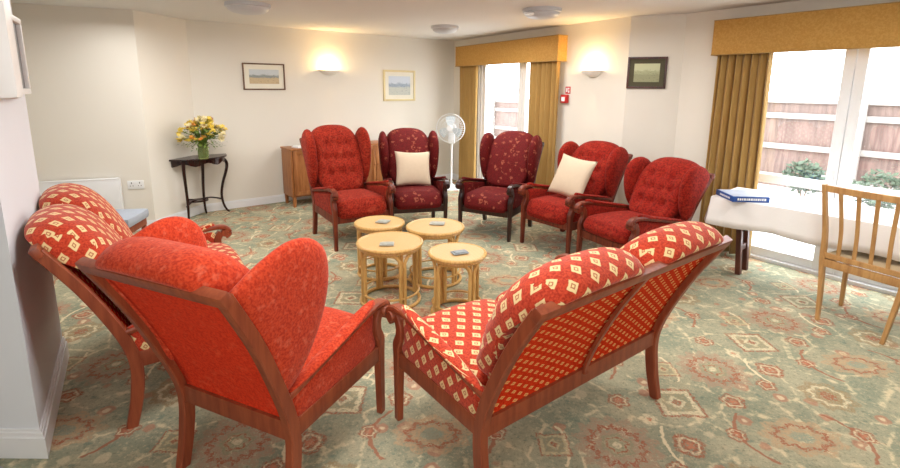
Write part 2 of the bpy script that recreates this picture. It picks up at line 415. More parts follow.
tag(MB().prism(outline, -.1, 0).build('floor', M['carpet'], None, False), kind='structure')
# the projecting stub of wall on the left and its skirting
stub = [(-1.71, 1.78), (-2.21, 2.53), (-4.2, 2.53), (-4.2, 1.78)]
tag(MB().prism(stub, 0, CEIL).build('wall_left_stub', M['stub'], None, False), kind='structure')
sdir = Vector((-.5, .75)).normalized(); sn = Vector((sdir.y, -sdir.x))
mb = MB()
path = [(-4.2, 1.78), (-1.71, 1.78), (-2.21, 2.53)]
def offs(d):
    n2 = sn; p0 = (-4.2, 1.78-d)
    # mitre at the near corner and the far corner
    c = Vector((-1.71, 1.78)); nA = Vector((0, -1)); bis = (nA+n2).normalized(); cc = c+bis*(d/bis.dot(nA))
    e = Vector((-2.21, 2.53))+n2*d
    return [p0, tuple(cc), tuple(e)]
for d, z0, z1 in ((.018, 0, .095), (.012, .095, .115), (.007, .115, .128)):
    q = offs(d); mb.prism([path[0], q[0], q[1], q[2], path[2], path[1]], z0, z1)
tag(mb.build('baseboard_left_stub', M['gloss'], None, False), kind='structure')

# ---------------------------------------------------------------- glazed doors in the openings
def french(name, k, leaves):
    loc, ang, L = frame_of(k); s0, s1, h = OPEN[k]
    root = empty(name, loc, ang); tag(root, kind='structure')
    f = MB(); f.box(s0, .02, 0, s0+.05, .11, h); f.box(s1-.05, .02, 0, s1, .11, h); f.box(s0, .02, h-.05, s1, .11, h); f.box(s0, .0, -.02, s1, .13, .03)
    f.build('door_frame', M['gloss'], root, True, .003)
    for a, b in leaves:
        st = .075
        lf = MB(); lf.box(a, .035, .03, a+st, .085, h-.05, .004); lf.box(b-st, .035, .03, b, .085, h-.05, .004)
        for z0, z1 in ((.03, .11), (.72, .80), (h-.13, h-.05)): lf.box(a+st, .04, z0, b-st, .08, z1, .003)
        leaf = lf.build('door_leaf', M['gloss'], root, True)
        g = MB(); g.box(a+st, .057, .80, b-st, .063, h-.13); g.build('upper_pane', M['glass'], leaf, False)
        g = MB(); g.box(a+st, .057, .11, b-st, .063, .72); g.build('lower_pane', M['glass'], leaf, False)
    return root
r = french('door_1', 'wall_right', [(.67, 1.385), (1.39, 2.15)])
hd = MB(); hd.box(1.335, .026, .78, 1.365, .036, .90, .004); hd.tube([(1.35, .03, .85), (1.35, .0, .85), (1.29, -.005, .85)], .007)
hd.build('handle', M['plastic'], r)
french('door_2', 'wall_back_right', [(.77, 1.70), (1.705, 2.39)])

# pelmets and curtains
def pelmet(k, s0, s1, z0, z1, dep, label):
    loc, ang, L = frame_of(k); root = empty('curtain_pelmet', loc, ang)
    tag(root, label, 'pelmet', 'gold pelmets over the glazed doors')
    mb = MB(); mb.box(s0, -dep, z0, s1, -dep+.018, z1, .004); mb.box(s0, -dep+.018, z0, s0+.018, -.001, z1, .003); mb.box(s1-.018, -dep+.018, z0, s1, -.001, z1, .003); mb.box(s0+.018, -dep+.018, z1-.02, s1-.018, -.001, z1-.002)
    mb.build('board', M['pelmet'], root)
    t = MB()
    for z in (z0, z1): t.tube([(s0, -.002, z), (s0, -dep, z), (s1, -dep, z), (s1, -.002, z)], .005, 6)
    t.build('piping', M['curtain'], root)
pelmet('wall_right', .35, 2.72, 1.86, 2.165, .15, 'wide gold pelmet above the large glazed door at the right')
pelmet('wall_back_right', .28, 2.55, 1.865, 2.16, .15, 'smaller gold pelmet above the far glazed door behind the dark chairs')
def curtain(k, s0, s1, label, folds, y=-.075, z0=.02, z1=1.93, amp=.036, swing=0):
    loc, ang, L = frame_of(k); mb = MB(); n = folds*10; nz = 14; rows = []
    for j in range(nz+1):
        q = j/nz; z = z0+(z1-z0)*q; row = []
        for i in range(n+1):
            t = i/n; s = s0+(s1-s0)*t; ph = t*folds*2*PI
            a = amp*(1-.25*q)*(1+.25*math.sin(3.1*t*7))
            row.append((s+.006*math.sin(ph*2)+(1-q)*swing*(t-.3), y+a*math.sin(ph+.25*math.sin(q*4+i*.05)), z))
        rows.append([mb.v(p) for p in row])
    for A, B in zip(rows, rows[1:]):
        for i in range(n): mb.face([A[i], A[i+1], B[i+1], B[i]])
    o = mb.build('curtain', M['curtain'], None, True, angle=180, loc=loc, rz=ang)
    so = o.modifiers.new('thick', 'SOLIDIFY'); so.thickness = .004; so.offset = 0
    tag(o, label, 'curtain', 'gold curtains'); return o
curtain('wall_right', .38, .84, 'gold gathered curtain at the left side of the large glazed door', 7, swing=.04)
curtain('wall_right', 2.18, 2.62, 'gold gathered curtain at the right side of the large glazed door', 6)
curtain('wall_back_right', .30, .80, 'gold curtain hanging left of the far glazed door beside the white fan', 6)
curtain('wall_back_right', 1.98, 2.52, 'gold curtain hanging right of the far glazed door behind the dark chair', 6)

# ---------------------------------------------------------------- garden outside
tag(MB().prism([(-1, 8.6), (.1, 8.5), (2.1, 5.5), (2.5, 5.2), (4.6, 2.3), (4.6, 0), (12, 0), (12, 14), (-1, 14)], -.12, -.03).build('ground', M['paving'], None, False), kind='structure')
def fence(ax, ay, bx, by, H, label, nb):
    ang = math.atan2(by-ay, bx-ax); L = math.hypot(bx-ax, by-ay); root = empty('garden_fence', (ax, ay, -.03), ang)
    tag(root, label, 'fence', 'garden fences')
    mb = MB(); n = int(L/.125)
    for i in range(n): mb.box(i*.125, .0, .05, i*.125+.1245, .018, H-.05-.004*(i % 3))
    mb.build('board_panel', M['fence'], root, False)
    for z in (H-.30, H-.78, .18): MB().box(0, -.05, z, L, -.002, z+.085, .005).build('rail', M['fencerail'], root)
    MB().box(0, -.05, H-.06, L, .07, H+.0, .006).build('capping', M['fencerail'], root)
    for i in range(nb+1):
        x = L*i/nb; MB().box(x-.05, -.14, -.02, x+.05, -.052, H+.04, .008).build('post', M['fencerail'], root)
fence(4.0, 9.3, 8.6, 3.2, 1.44, 'pale boarded garden fence outside the large glazed door', 5)
fence(1.2, 13.2, 4.6, 9.5, 1.25, 'pale boarded garden fence outside the far glazed door', 4)
def leafball(mb, c, r, n, sz, squash=1.0):
    for _ in range(n):
        d = Vector((random.gauss(0, 1), random.gauss(0, 1), random.gauss(0, 1))).normalized()*r*(.55+.45*random.random())
        p = Vector(c)+Vector((d.x, d.y, d.z*squash)); a = Vector((random.gauss(0, 1), random.gauss(0, 1), random.gauss(0, 1))).normalized(); b = a.orthogonal().normalized()
        q = [p-a*sz, p+b*sz*.45, p+a*sz, p-b*sz*.45]; mb.face([mb.v(w) for w in q])
for i, (x, y, h, r, lab) in enumerate([(4.75, 6.35, .62, .26, 'low leafy shrub by the fence, left of the plants outside the large door'), (5.25, 5.75, .58, .28, 'low leafy shrub in the middle of the plants outside the large door'), (5.7, 5.1, .66, .27, 'low leafy shrub by the white door stiles outside the large door'), (6.1, 4.35, .95, .3, 'taller leafy shrub outside the right leaf of the large door')]):
    root = empty('garden_shrub', (x, y, -.03)); tag(root, lab, 'shrub', 'shrubs along the fence')
    mb = MB(); leafball(mb, (0, 0, h-r*.7), r, 420, .05, .9 if i < 3 else 1.6); mb.build('foliage', M['leaf2'], root, False)
    mb = MB()
    for a in range(5): mb.tube([(0, 0, 0), (.05*math.cos(a*1.3), .05*math.sin(a*1.3), h*.4), (.14*math.cos(a*1.3), .14*math.sin(a*1.3), h*.75)], .008, 5)
    mb.build('stem', M['brownframe'], root)

# ---------------------------------------------------------------- armchairs and settees
POST0 = [(-.315, 0), (-.285, .13), (-.27, .27), (-.285, .38), (-.335, .52), (-.43, .73), (-.545, .93)]
BACKC0 = [(-.15, .47), (-.185, .60), (-.245, .77), (-.325, .92), (-.41, 1.01), (-.50, 1.04), (-.575, 1.015), (-.595, .965), (-.498, .905), (-.392, .745), (-.315, .565), (-.262, .475), (-.21, .45)]
SEATC0 = [(-.245, .40), (-.245, .46), (-.17, .495), (0, .505), (.2, .505), (.30, .49), (.345, .445), (.345, .405), (.30, .37), (.1, .375), (-.15, .375)]
WING1 = [(-.325, .485), (-.275, .50), (-.23, .59), (-.205, .72), (-.205, .86), (-.235, .97), (-.31, 1.04), (-.40, 1.05), (-.485, 1.005), (-.525, .92), (-.45, .76), (-.375, .61)]
WING0 = [(-.325, .485), (-.26, .50), (-.18, .58), (-.11, .71), (-.085, .84), (-.11, .945), (-.18, 1.0), (-.27, 1.015), (-.37, .99), (-.47, .95), (-.52, .90), (-.44, .745), (-.375, .61)]
def seating(name, label, cat, group, fab, fabback, wd, width=.56, seats=1, wings=True, pads=True, buttons=False, sag=.0, bh=1.0, sd=.02, splay=0, arch0=.022, wing0=None):
    lift = lambda P: [(a, .47+(b-.47)*bh if b > .47 else b) for a, b in P]
    POST, BACKC, WING = lift(POST0), lift(BACKC0), lift(wing0 or WING1)
    root = empty(name); tag(root, label, cat, group)
    hx = width/2; wid = lambda z: hx+splay*max(0, (z-.40)/.53); post3 = lambda x: crom([(math.copysign(wid(b), x), a, b) for a, b in POST], 6)
    SEATC = [(a, b-sd-(.03 if a > .25 and b < .46 and sd > .03 else 0)) for a, b in SEATC0]
    def pscale(t): return (1.0, 1.05-.25*t if t > .25 else .85+.3*t/.25*.5)
    for sx in (-1, 1):
        MB().sweep(post3(sx*hx), rect(.038, .054), (0, 1, 0), scale=pscale).build('rear_leg', wd, root)
        # front leg that curls into the arm scroll
        leg = crom([(sx*hx, .318, 0), (sx*hx, .315, .18), (sx*hx, .312, .33), (sx*hx, .308, .39), (sx*hx, .285, .44), (sx*hx, .285, .49), (sx*hx, .31, .53)], 5)
        MB().sweep(leg, rect(.038, .044), (0, 1, 0), scale=lambda t: (.78+.4*min(t/.5, 1)-.15*max(0, t-.6), .78+.4*min(t/.5, 1)-.3*max(0, t-.5))).build('front_leg', wd, root)
        am = MB(); ap = crom([(sx*(hx+.002), -.315, .462), (sx*(hx+.004), -.15, .495), (sx*(hx+.006), .06, .535), (sx*(hx+.006), .22, .565), (sx*(hx+.006), .315, .567), (sx*(hx+.006), .358, .545), (sx*(hx+.006), .362, .512), (sx*(hx+.006), .335, .496)], 6)
        am.sweep(ap, rect(.05, .026, .5), (0, 0, 1), scale=lambda t: (.75+.4*t, 1.0+.25*t))
        am.M = Matrix.Translation((sx*(hx+.006), .335, .523)) @ Matrix.Rotation(PI/2, 4, 'Y')
        am.lathe([(0, -.03), (.022, -.03), (.026, -.024), (.026, .024), (.022, .03), (0, .03)], 14)
        am.build('arm', wd, root)
        MB().box(sx*hx-.014, -.275, .305-sd, sx*hx+.014, .30, .38-sd, .004).build('side_rail', wd, root)
        if pads:
            P = crom2([(-.27, .492), (-.1, .53), (.1, .568), (.24, .60), (.27, .595), (.26, .575), (.1, .545), (-.1, .507), (-.27, .478)], 4)
            MB().loft(P, .062, 10, 2.6, sx*(hx+.004)).build('arm_pad', fab, root, angle=180)
            SP = crom2([(-.27, .37-sd), (.0, .365-sd), (.27, .365-sd), (.268, .45), (.262, .54), (.1, .525), (-.1, .49), (-.28, .455)], 3)
            MB().inflate(SP, .035, sx*(hx-.006), 6).build('side_panel', fab, root, angle=180)
    # rails
    fr = MB(); fr.sweep([(hx*(-1+2*i/10), .306, .335-sd) for i in range(11)], rect(.022, .066), (0, 0, 1)); fr.build('front_rail', wd, root)
    MB().box(-hx, -.29, .305-sd, hx, -.262, .38-sd, .004).build('rear_rail', wd, root)
    tr = MB(); tr.M = Matrix.Translation((0, -.548, .47+.455*bh)) @ Matrix.Rotation(math.radians(28), 4, 'X')
    tr.box(-hx-splay-.022, -.017, -.022, hx+splay+.022, .019, .026, .009); tr.build('top_rail', wd, root)
    # taut back panel
    bp = MB(); prev = None; arc = 0
    pl = [(-.273, .36-sd)]+[(a+.012, b) for a, b in POST if b > .37]; pl = [(p.x, p.y) for p in crom([(a, b, 0) for a, b in pl], 5)]
    nxp = 12 if seats == 1 else 24
    for i, (a, b) in enumerate(pl):
        if i: arc += math.hypot(a-pl[i-1][0], b-pl[i-1][1])
        row = [(bp.v((-(wid(b)-.014)+2*(wid(b)-.014)*k/nxp, a, b)), ((-hx+.016)+(width-.032)*k/nxp, arc)) for k in range(nxp+1)]
        if prev:
            for k in range(nxp):
                q = [prev[k], prev[k+1], row[k+1], row[k]]; bp.face([w[0] for w in q], [w[1] for w in q])
        prev = row
    o = bp.build('back_panel', fabback, root, angle=180); so = o.modifiers.new('thick', 'SOLIDIFY'); so.thickness = .012; so.offset = 0
    if seats == 2: MB().sweep([(0, a-.024, b) for a, b in pl], rect(.026, .014), (0, 1, 0)).build('back_strut', wd, root)
    # cushions
    sw = (width-.045)/seats; bw = (width-(.07 if wings else -.01))/seats
    BT = [(u, v) for v, us in ((.47+.16*bh, (-.11, .0, .11)), (.47+.30*bh, (-.13, -.045, .045, .13)), (.47+.42*bh, (-.1, 0, .1))) for u in us]
    for k in range(seats):
        cx = (k-(seats-1)/2)*sw
        S = crom2(SEATC, 5)
        def sf(q, t, cx=cx):
            crown = .016*(1-t*t) if q.z > .44 else 0
            return Vector((q.x, q.y+.012*(1-t*t)*(q.y > .2), q.z+crown-(sag*(1-t*t) if (q.z < .42 and q.y > .15) else 0)))
        MB().loft(S, sw-.004, 26, 9, cx, sf, k*.31).build('seat_cushion', fab, root, angle=180)
        cb = (k-(seats-1)/2)*bw
        Bp = crom2(BACKC, 5)
        def bf(q, t, cb=cb):
            arch = arch0*(1-t*t)-.01
            z = q.z+(arch*max(0, (q.z-.47-.38*bh)/.2)); y = q.y
            # puckers radiating from the side seams
            pk = .0045*math.sin(q.z*95+2*math.sin(q.z*23+cb*9))*max(0, abs(t)-.55)/.45
            y += pk
            if buttons:
                line = -.15-(q.z-.47)*.42
                if q.y > line-.09:
                    for bx_, bz_ in BT:
                        d2 = (q.x-bx_)**2+(q.z-bz_)**2; y -= .045*math.exp(-d2/.0011)
            return Vector((q.x*(1+splay/hx*max(0, min(1, (q.z-.45)/.5))), y, z))
        MB().loft(Bp, bw-.004, 40 if buttons else 30, 5 if wings else 4.2, cb, bf, k*.37).build('back_cushion', fab, root, angle=180)
    if wings:
        for sx in (-1, 1):
            wg = MB(); wg.inflate(crom2(WING, 4), .08 if wing0 else .105, sx*(hx-.012), 3.5)
            for q in wg.bm.verts: q.co.x += sx*splay*max(0, (q.co.z-.45)/.5)+sx*.06*max(0, (q.co.y+.35))
            wg.build('wing', fab, root, angle=180)
    return root
def put(o, x, y, deg, s=1): o.location = (x, y, 0); o.rotation_euler = (0, 0, math.radians(deg)); o.scale = (s, s, s); return o

fg = seating('wing_armchair', 'large coral red wing armchair seen from behind in the left foreground', 'armchair', 'armchairs set round the cane tables', M['coral'], M['coral_panel'], M['mahog'], bh=1.05, splay=.035, arch0=.0, wing0=WING0)
put(fg, -.71, 1.905, -23.8, 1.0)
c1 = seating('wing_armchair', 'orange red wing armchair in front of the oak sideboard', 'armchair', 'armchairs set round the cane tables', M['red'], M['red'], M['mahog_far'], buttons=True, bh=1.04, sd=.05, splay=.02, arch0=.05)
put(c1, -1.016, 4.81, -146.8, 1.03)
c4 = seating('wing_armchair', 'bright red wing armchair holding a cream cushion, under the far wall lamp', 'armchair', 'armchairs set round the cane tables', M['red2'], M['red2'], M['mahog_far'], buttons=True, bh=.86, sd=.05, splay=.02, arch0=.05)
put(c4, 1.17, 4.665, 128.4, 1.02)
c5 = seating('wing_armchair', 'bright red wing armchair without a cushion, beside the white-clothed table', 'armchair', 'armchairs set round the cane tables', M['red2'], M['red2'], M['mahog_far'], buttons=True, bh=.80, sd=.03, splay=.02, arch0=.05)
put(c5, 1.55, 3.945, 118, 1.0)
c2 = seating('wing_armchair', 'dark burgundy floral wing armchair holding a cream cushion', 'armchair', 'armchairs set round the cane tables', M['burg'], M['burg'], M['mahog_dark'], pads=True, bh=.95, sd=.06, splay=.02, arch0=.05)
put(c2, -.40, 5.22, -166, 1.02)
c3 = copy_tree(c2); put(c3, .515, 5.13, 151, 1.01)
c3['label'] = 'dark burgundy floral wing armchair without a cushion, in front of the far glazed door'
s1 = seating('settee', 'two seat settee with cream diamonds on coral, seen from behind at right foreground', 'settee', 'diamond patterned settees', M['diam'], M['diamback'], M['mahog'], 1.14, 2, False, bh=.915, splay=.02)
put(s1, .415, 2.12, 36.8)
s2 = copy_tree(s1); put(s2, -1.53, 2.61, -54.4)
s2['label'] = 'two seat diamond patterned settee at the left edge beside the white wall end'

# scatter cushions
def scatter(label, x, y, z, yaw, tilt, roll, s=.40):
    n = 18; mb = MB(); T = [[], []]
    for sg in (0, 1):
        for i in range(n+1):
            row = []
            for j in range(n+1):
                a = -1+2*i/n; b = -1+2*j/n; pin = 1-.09*(1-a*a)*abs(b)**2; pin2 = 1-.09*(1-b*b)*abs(a)**2
                h = .062*((1-a*a)*(1-b*b))**.42
                row.append(mb.v((a*s/2*pin2, (h if sg else -h), b*s/2*pin)))
            T[sg].append(row)
        for i in range(n):
            for j in range(n): mb.face([T[sg][i][j], T[sg][i+1][j], T[sg][i+1][j+1], T[sg][i][j+1]])
    bmesh.ops.remove_doubles(mb.bm, verts=mb.bm.verts, dist=1e-4)
    o = mb.build('scatter_cushion', M['cushion'], None, True, angle=180)
    o.matrix_world = Matrix.Translation((x, y, z)) @ Matrix.Rotation(math.radians(yaw), 4, 'Z') @ Matrix.Rotation(math.radians(tilt), 4, 'X') @ Matrix.Rotation(math.radians(roll), 4, 'Y')
    tag(o, label, 'cushion', 'cream scatter cushions'); return o
def on_chair(c, lx, ly): 
    a = c.rotation_euler.z; return c.location.x+lx*math.cos(a)-ly*math.sin(a), c.location.y+lx*math.sin(a)+ly*math.cos(a)
x, y = on_chair(c2, .0, -.05); scatter('cream square cushion on the dark burgundy armchair', x, y, .655, -166, 24, -2, .40)
x, y = on_chair(c4, -.02, -.02); scatter('cream square cushion tilted on the bright red armchair', x, y, .685, 128, 26, -5, .43)

# ---------------------------------------------------------------- cane tables
def cane_table(label, x, y, d, h, rot):
    root = empty('cane_table', (x, y, 0), rot); tag(root, label, 'side table', 'round cane side tables'); R = d/2
    t = MB(); t.lathe([(0, h-.022), (R-.018, h-.022), (R-.018, h-.004), (0, h-.004)], 40); t.build('tabletop', M['cane'], root)
    rim = MB(); C = lambda r, z, k=40: [(r*math.cos(2*PI*i/k), r*math.sin(2*PI*i/k), z) for i in range(k)]
    rim.tube(C(R-.013, h-.013), .013, 8, True); rim.tube(C(R-.022, h-.034), .009, 8, True); rim.build('rim', M['rattan'], root)
    b = MB(); b.tube(C(R-.03, .013), .013, 8, True); b.tube(C(R-.034, .085), .008, 8, True); b.build('base_ring', M['rattan'], root)
    N = 4
    for k in range(N):
        a0 = 2*PI*k/N; da = 2*PI/N; rr = R-.035; e = .017/rr
        P = [(rr*.99*math.cos(a0+e), rr*.99*math.sin(a0+e), .015)]
        for z in (.12, .22, h-.17, h-.11): P.append((rr*math.cos(a0+e), rr*math.sin(a0+e), z))
        for q, z in ((.07, h-.07), (.17, h-.048), (.3, h-.044), (.5, h-.044), (.7, h-.044), (.83, h-.048), (.93, h-.07)): P.append((rr*math.cos(a0+e+(da-2*e)*q), rr*math.sin(a0+e+(da-2*e)*q), z))
        a1 = a0+da-e
        for z in (h-.11, h-.17, .22, .12): P.append((rr*math.cos(a1), rr*math.sin(a1), z))
        P.append((rr*.99*math.cos(a1), rr*.99*math.sin(a1), .015))
        MB().tube(crom(P, 3), .0125, 8, up=(.3, .2, .1)).build('leg_hoop', M['rattan'], root)
    for k in range(N):
        a0 = 2*PI*k/N; rr = R-.05
        MB().tube([(rr*math.cos(a0), rr*math.sin(a0), .02), (rr*math.cos(a0), rr*math.sin(a0), h-.04)], .011, 8, up=(1, 0, 0)).build('inner_post', M['rattan'], root)
    return root
TB = [(-.43, 3.33, .485, .455, .55, 'round cane table at front left of the four'), (.055, 3.13, .405, .45, .62, 'round cane table at front right of the four, the smallest'),
      (-.58, 3.84, .42, .45, .3, 'round cane table at rear left of the four, in front of the orange red armchair'), (-.115, 3.73, .475, .455, .9, 'round cane table at rear right of the four')]
for x, y, d, h, rot, lab in TB: cane_table(lab, x, y, d, h, rot)
def coaster(x, y, z, rz, w, l, lab, mt):
    mb = MB(); mb.box(-l/2, -w/2, 0, l/2, w/2, .006, .002); mb.box(-l/2+.015, -w/2+.012, .006, l/2-.004, w/2-.006, .011, .002)
    o = mb.build('coaster', mt, None, loc=(x, y, z), rz=rz); tag(o, lab, 'coaster', 'coasters on the cane tables')
M['coast'] = plain('grey_green_coaster', srgb(196, 200, 190), .4, var=.15, scale=60)
M['coast2'] = plain('blue_grey_coaster', srgb(150, 160, 164), .4, var=.15, scale=60)
coaster(-.44, 3.24, .457, .05, .07, .10, 'pale grey green coaster on the front left cane table', M['coast'])
coaster(.07, 3.09, .452, .4, .07, .11, 'blue grey coaster pair on the front right cane table', M['coast2'])
coaster(-.55, 3.83, .452, -.3, .09, .10, 'blue grey coaster on the rear left cane table', M['coast'])
coaster(-.10, 3.77, .457, -.1, .08, .12, 'pale coaster on the rear right cane table', M['coast'])

# ---------------------------------------------------------------- half round flower table with vase
ft = empty('hall_table', (-2.98, 5.54, 0), math.radians(32)); tag(ft, 'dark half round hall table with curved legs under the flowers', 'table')
# local: x along wall, -y towards the room
tp = [(-.36, .17), (.36, .17), (.36, .10)]+[(.36*math.cos(a), .10-.30*math.sin(a)) for a in [PI*i/16 for i in range(1, 16)]]+[(-.36, .10)]
tp = tp[::-1]
MB().prism(tp, .70, .72).build('tabletop', M['ebony'], ft, bevel=.006)
ap = MB(); arcp = [(.33*math.cos(a), .09-.26*math.sin(a)) for a in [PI*i/24 for i in range(25)]]
rows = [[], [], [], []]
for i, (a, b) in enumerate(arcp):
    dz = .055+.018*math.cos(i/24*2*PI*4)
    for r_, (f, z) in enumerate(((1, .70), (1, .70-dz), (.94, .70-dz), (.94, .70))): rows[r_].append(ap.v((a*f, .09+(b-.09)*f, z)))
for A, B in zip(rows, rows[1:]+rows[:1]):
    for i in range(24): ap.face([A[i], A[i+1], B[i+1], B[i]])
ap.build('apron', M['ebony'], ft)
for dx, dy, lx, ly in ((-1, -.1, -.30, .10), (1, -.1, .30, .10), (-.5, -.9, -.12, -.15), (.35, .3, .08, .13)):
    if abs(lx) > .2 or True:
        d = Vector((dx, dy, 0)).normalized(); k = 1 if abs(lx) > .2 else .25
        P = crom([(lx+d.x*o*k, ly+d.y*o*k, z) for o, z in ((.0, .69), (.05, .62), (.04, .52), (-.005, .38), (-.03, .24), (-.02, .12), (.01, .04), (.045, .0))], 5)
        MB().tube(P, .017, 8, scale=lambda t: 1.15-.5*t, up=(.1, 1, 0)).build('leg', M['ebony'], ft)
sh = MB(); sh.prism([(.11*math.cos(a), -.02+.09*math.sin(a)) for a in [2*PI*i/20 for i in range(20)]], .20, .215)
for lx, ly in ((-.275, .10), (.275, .10), (-.13, -.15)): sh.tube(crom([(0, 0, .207), (lx*.5, ly*.5, .215), (lx, ly, .17)], 5), .011, 6)
sh.build('undershelf', M['ebony'], ft)
vx, vy = -2.80, 5.41
va = empty('flower_vase', (vx, vy, .721)); tag(va, 'green glass vase of yellow and cream flowers on the half round table', 'vase')
MB().lathe([(0, .0), (.05, .0), (.055, .02), (.058, .08), (.05, .12), (.056, .15), (.066, .165), (.062, .165), (.05, .148), (.045, .12), (.05, .08), (.048, .02), (0, .015)], 20).build('vase_body', M['vase'], va)
st = MB(); heads = []
for i in range(80):
    a = random.random()*2*PI; r_ = .23*math.sqrt(random.random()); z = .42-1.3*r_*r_+random.uniform(-.05, .04)-.16*(r_/.23)**2*random.random()
    e = (r_*math.cos(a)*1.05, r_*math.sin(a), z); heads.append(e)
    st.tube(crom([(random.uniform(-.03, .03), random.uniform(-.03, .03), .03), (e[0]*.25, e[1]*.25, .22), e], 4), .003, 5)
st.build('stem', M['stem'], va)
lv = MB()
for i in range(420):
    a = random.random()*2*PI; r_ = random.uniform(.03, .24); z = .17+.22*random.random()-.45*max(0, r_-.12)
    p = Vector((r_*math.cos(a), r_*math.sin(a), z)); d = Vector((math.cos(a), math.sin(a), random.uniform(-.8, .5))).normalized(); s_ = d.cross(Vector((0, 0, 1))).normalized()
    L = random.uniform(.035, .07) if r_ < .18 else .03; w = .011
    q = [p, p+d*L*.5+s_*w, p+d*L, p+d*L*.5-s_*w]; lv.face([lv.v(c) for c in q])
tag(lv.build('leaf_spray', M['stem'], va, False), kind='stuff')
for nm, mt, sel in (('yellow_blossom', M['yellow'], 0), ('cream_blossom', M['petal'], 1), ('orange_blossom', M['orange'], 2)):
    fl = MB()
    for i, e in enumerate(heads):
        if (0, 0, 1, 0, 1, 0, 2, 0)[i % 8] != sel: continue
        for rep in range(3):
            c = Vector(e)+Vector((random.uniform(-.02, .02), random.uniform(-.02, .02), random.uniform(-.01, .02))); ax = Vector((random.gauss(0, .6), random.gauss(0, .6), 1)).normalized(); b1 = ax.orthogonal().normalized(); b2 = ax.cross(b1)
            for k in range(6):
                th = k*PI/3; d = (b1*math.cos(th)+b2*math.sin(th)); s_ = ax.cross(d)
                q = [c, c+d*.018+s_*.009+ax*.012, c+d*.034+ax*.014, c+d*.018-s_*.009+ax*.012]; fl.face([fl.v(w) for w in q])
    fl.build(nm, mt, va, False)

# ---------------------------------------------------------------- sideboard along the back wall
loc, ang, L = frame_of('wall_back')
sb = empty('sideboard', (-2.25+.012, 6.32-.016, 0), ang); tag(sb, 'low oak sideboard with panelled doors against the back wall', 'sideboard')
D, W_, H0, H1 = .38, 1.62, .13, .76
mb = MB(); mb.box(0, -D, H0, .022, -.02, H1-.02, .003); mb.box(W_-.022, -D, H0, W_, -.02, H1-.02, .003); mb.box(.022, -D+.02, H0, W_-.022, -.02, H0+.02); mb.box(.022, -.035, H0, W_-.022, -.02, H1-.02)
mb.build('carcass', M['side'], sb)
MB().box(-.012, -D-.015, H1-.022, W_+.012, -.02, H1, .004).build('worktop', M['side'], sb)
for i in range(4):
    a = .026+(W_-.052)*i/4; b = a+(W_-.052)/4-.006
    d = MB(); d.box(a, -D-.002, H0+.022, b, -D+.016, H1-.026, .003)
    for x0, x1, z0, z1 in ((a, a+.045, H0+.022, H1-.026), (b-.045, b, H0+.022, H1-.026), (a+.045, b-.045, H0+.022, H0+.075), (a+.045, b-.045, H1-.08, H1-.026)): d.box(x0, -D-.012, z0, x1, -D-.001, z1, .003)
    dr = d.build('door', M['side'], sb)
    k = MB(); kx = b-.022 if i % 2 == 0 else a+.022; k.M = Matrix.Translation((kx, -D-.012, .47)) @ Matrix.Rotation(PI/2, 4, 'X'); k.lathe([(0, .02), (.01, .018), (.012, .012), (.006, .004), (.006, 0)], 10)
    k.build('knob', M['side'], dr)
for lx in (.03, W_-.03):
    for ly in (-D+.03, -.05):
        MB().sweep([(lx, ly, 0), (lx, ly, H0+.01)], rect(.045, .045), (0, 1, 0), scale=lambda t: .75+.25*t).build('leg', M['side'], sb)
def on_wall(k, s, n, z):
    loc, ang, L = frame_of(k); return (loc[0]+s*math.cos(ang)+n*math.sin(ang), loc[1]+s*math.sin(ang)-n*math.cos(ang), z)
nb = MB(); nb.box(-.11, -.07, 0, .11, .07, .012, .002); nb.box(-.10, -.065, .012, .09, .06, .022, .002)
sx_, sy_ = sb.location.x, sb.location.y
tag(nb.build('paper_stack', M['paper'], None, loc=(sx_+.20*math.cos(ang)+.24*math.sin(ang), sy_+.20*math.sin(ang)-.24*math.cos(ang), .761), rz=ang+.3), 'small stack of white papers on the left end of the sideboard', 'papers')

# ---------------------------------------------------------------- pictures, lamps, fittings
def pic(k, s0, s1, z0, z1, fmat, mmat, art, label, fw=.02, mw=.05):
    loc, ang, L = frame_of(k); root = empty('framed_picture', loc, ang); root.location = on_wall(k, (s0+s1)/2, 0, (z0+z1)/2); root.rotation_euler = (0, 0, ang)
    tag(root, label, 'picture', 'framed pictures'); w = (s1-s0)/2; h = (z1-z0)/2
    f = MB(); f.box(-w, -.022, -h, -w+fw, -.001, h, .003); f.box(w-fw, -.022, -h, w, -.001, h, .003); f.box(-w+fw, -.022, h-fw, w-fw, -.001, h, .003); f.box(-w+fw, -.022, -h, w-fw, -.001, -h+fw, .003)
    f.build('frame', fmat, root)
    MB().box(-w+fw, -.010, -h+fw, w-fw, -.002, h-fw).build('mount', mmat, root, False)
    a = MB(); A, B = w-fw-mw, h-fw-mw
    vs = [a.v(p) for p in ((-A, -.0112, -B), (A, -.0112, -B), (A, -.0112, B), (-A, -.0112, B))]; a.face(vs, [(0, 0), (1, 0), (1, 1), (0, 1)])
    vs = [a.v(p) for p in ((-A, -.0104, -B), (A, -.0104, -B), (A, -.0104, B), (-A, -.0104, B))]; a.face(vs[::-1])
    a.build('painting', art, root, False)
A1 = picture('art_moor', srgb(196, 204, 208), srgb(140, 150, 148), srgb(196, 176, 140), srgb(96, 100, 84))
A2 = picture('art_harbour', srgb(198, 208, 220), srgb(150, 164, 180), srgb(190, 194, 184), srgb(90, 100, 120))
A3 = picture('art_etching', srgb(196, 200, 160), srgb(168, 172, 132), srgb(150, 152, 116), srgb(96, 92, 66))
pic('wall_back', .58, 1.10, 1.49, 1.82, M['brownframe'], M['mount'], A1, 'small framed landscape picture on the back wall above the flower table side', .016, .06)
pic('wall_back', 2.56, 3.12, 1.33, 1.79, M['gilt'], M['mount'], A2, 'pale gilt framed picture on the back wall right of the wall lamp', .03, .06)
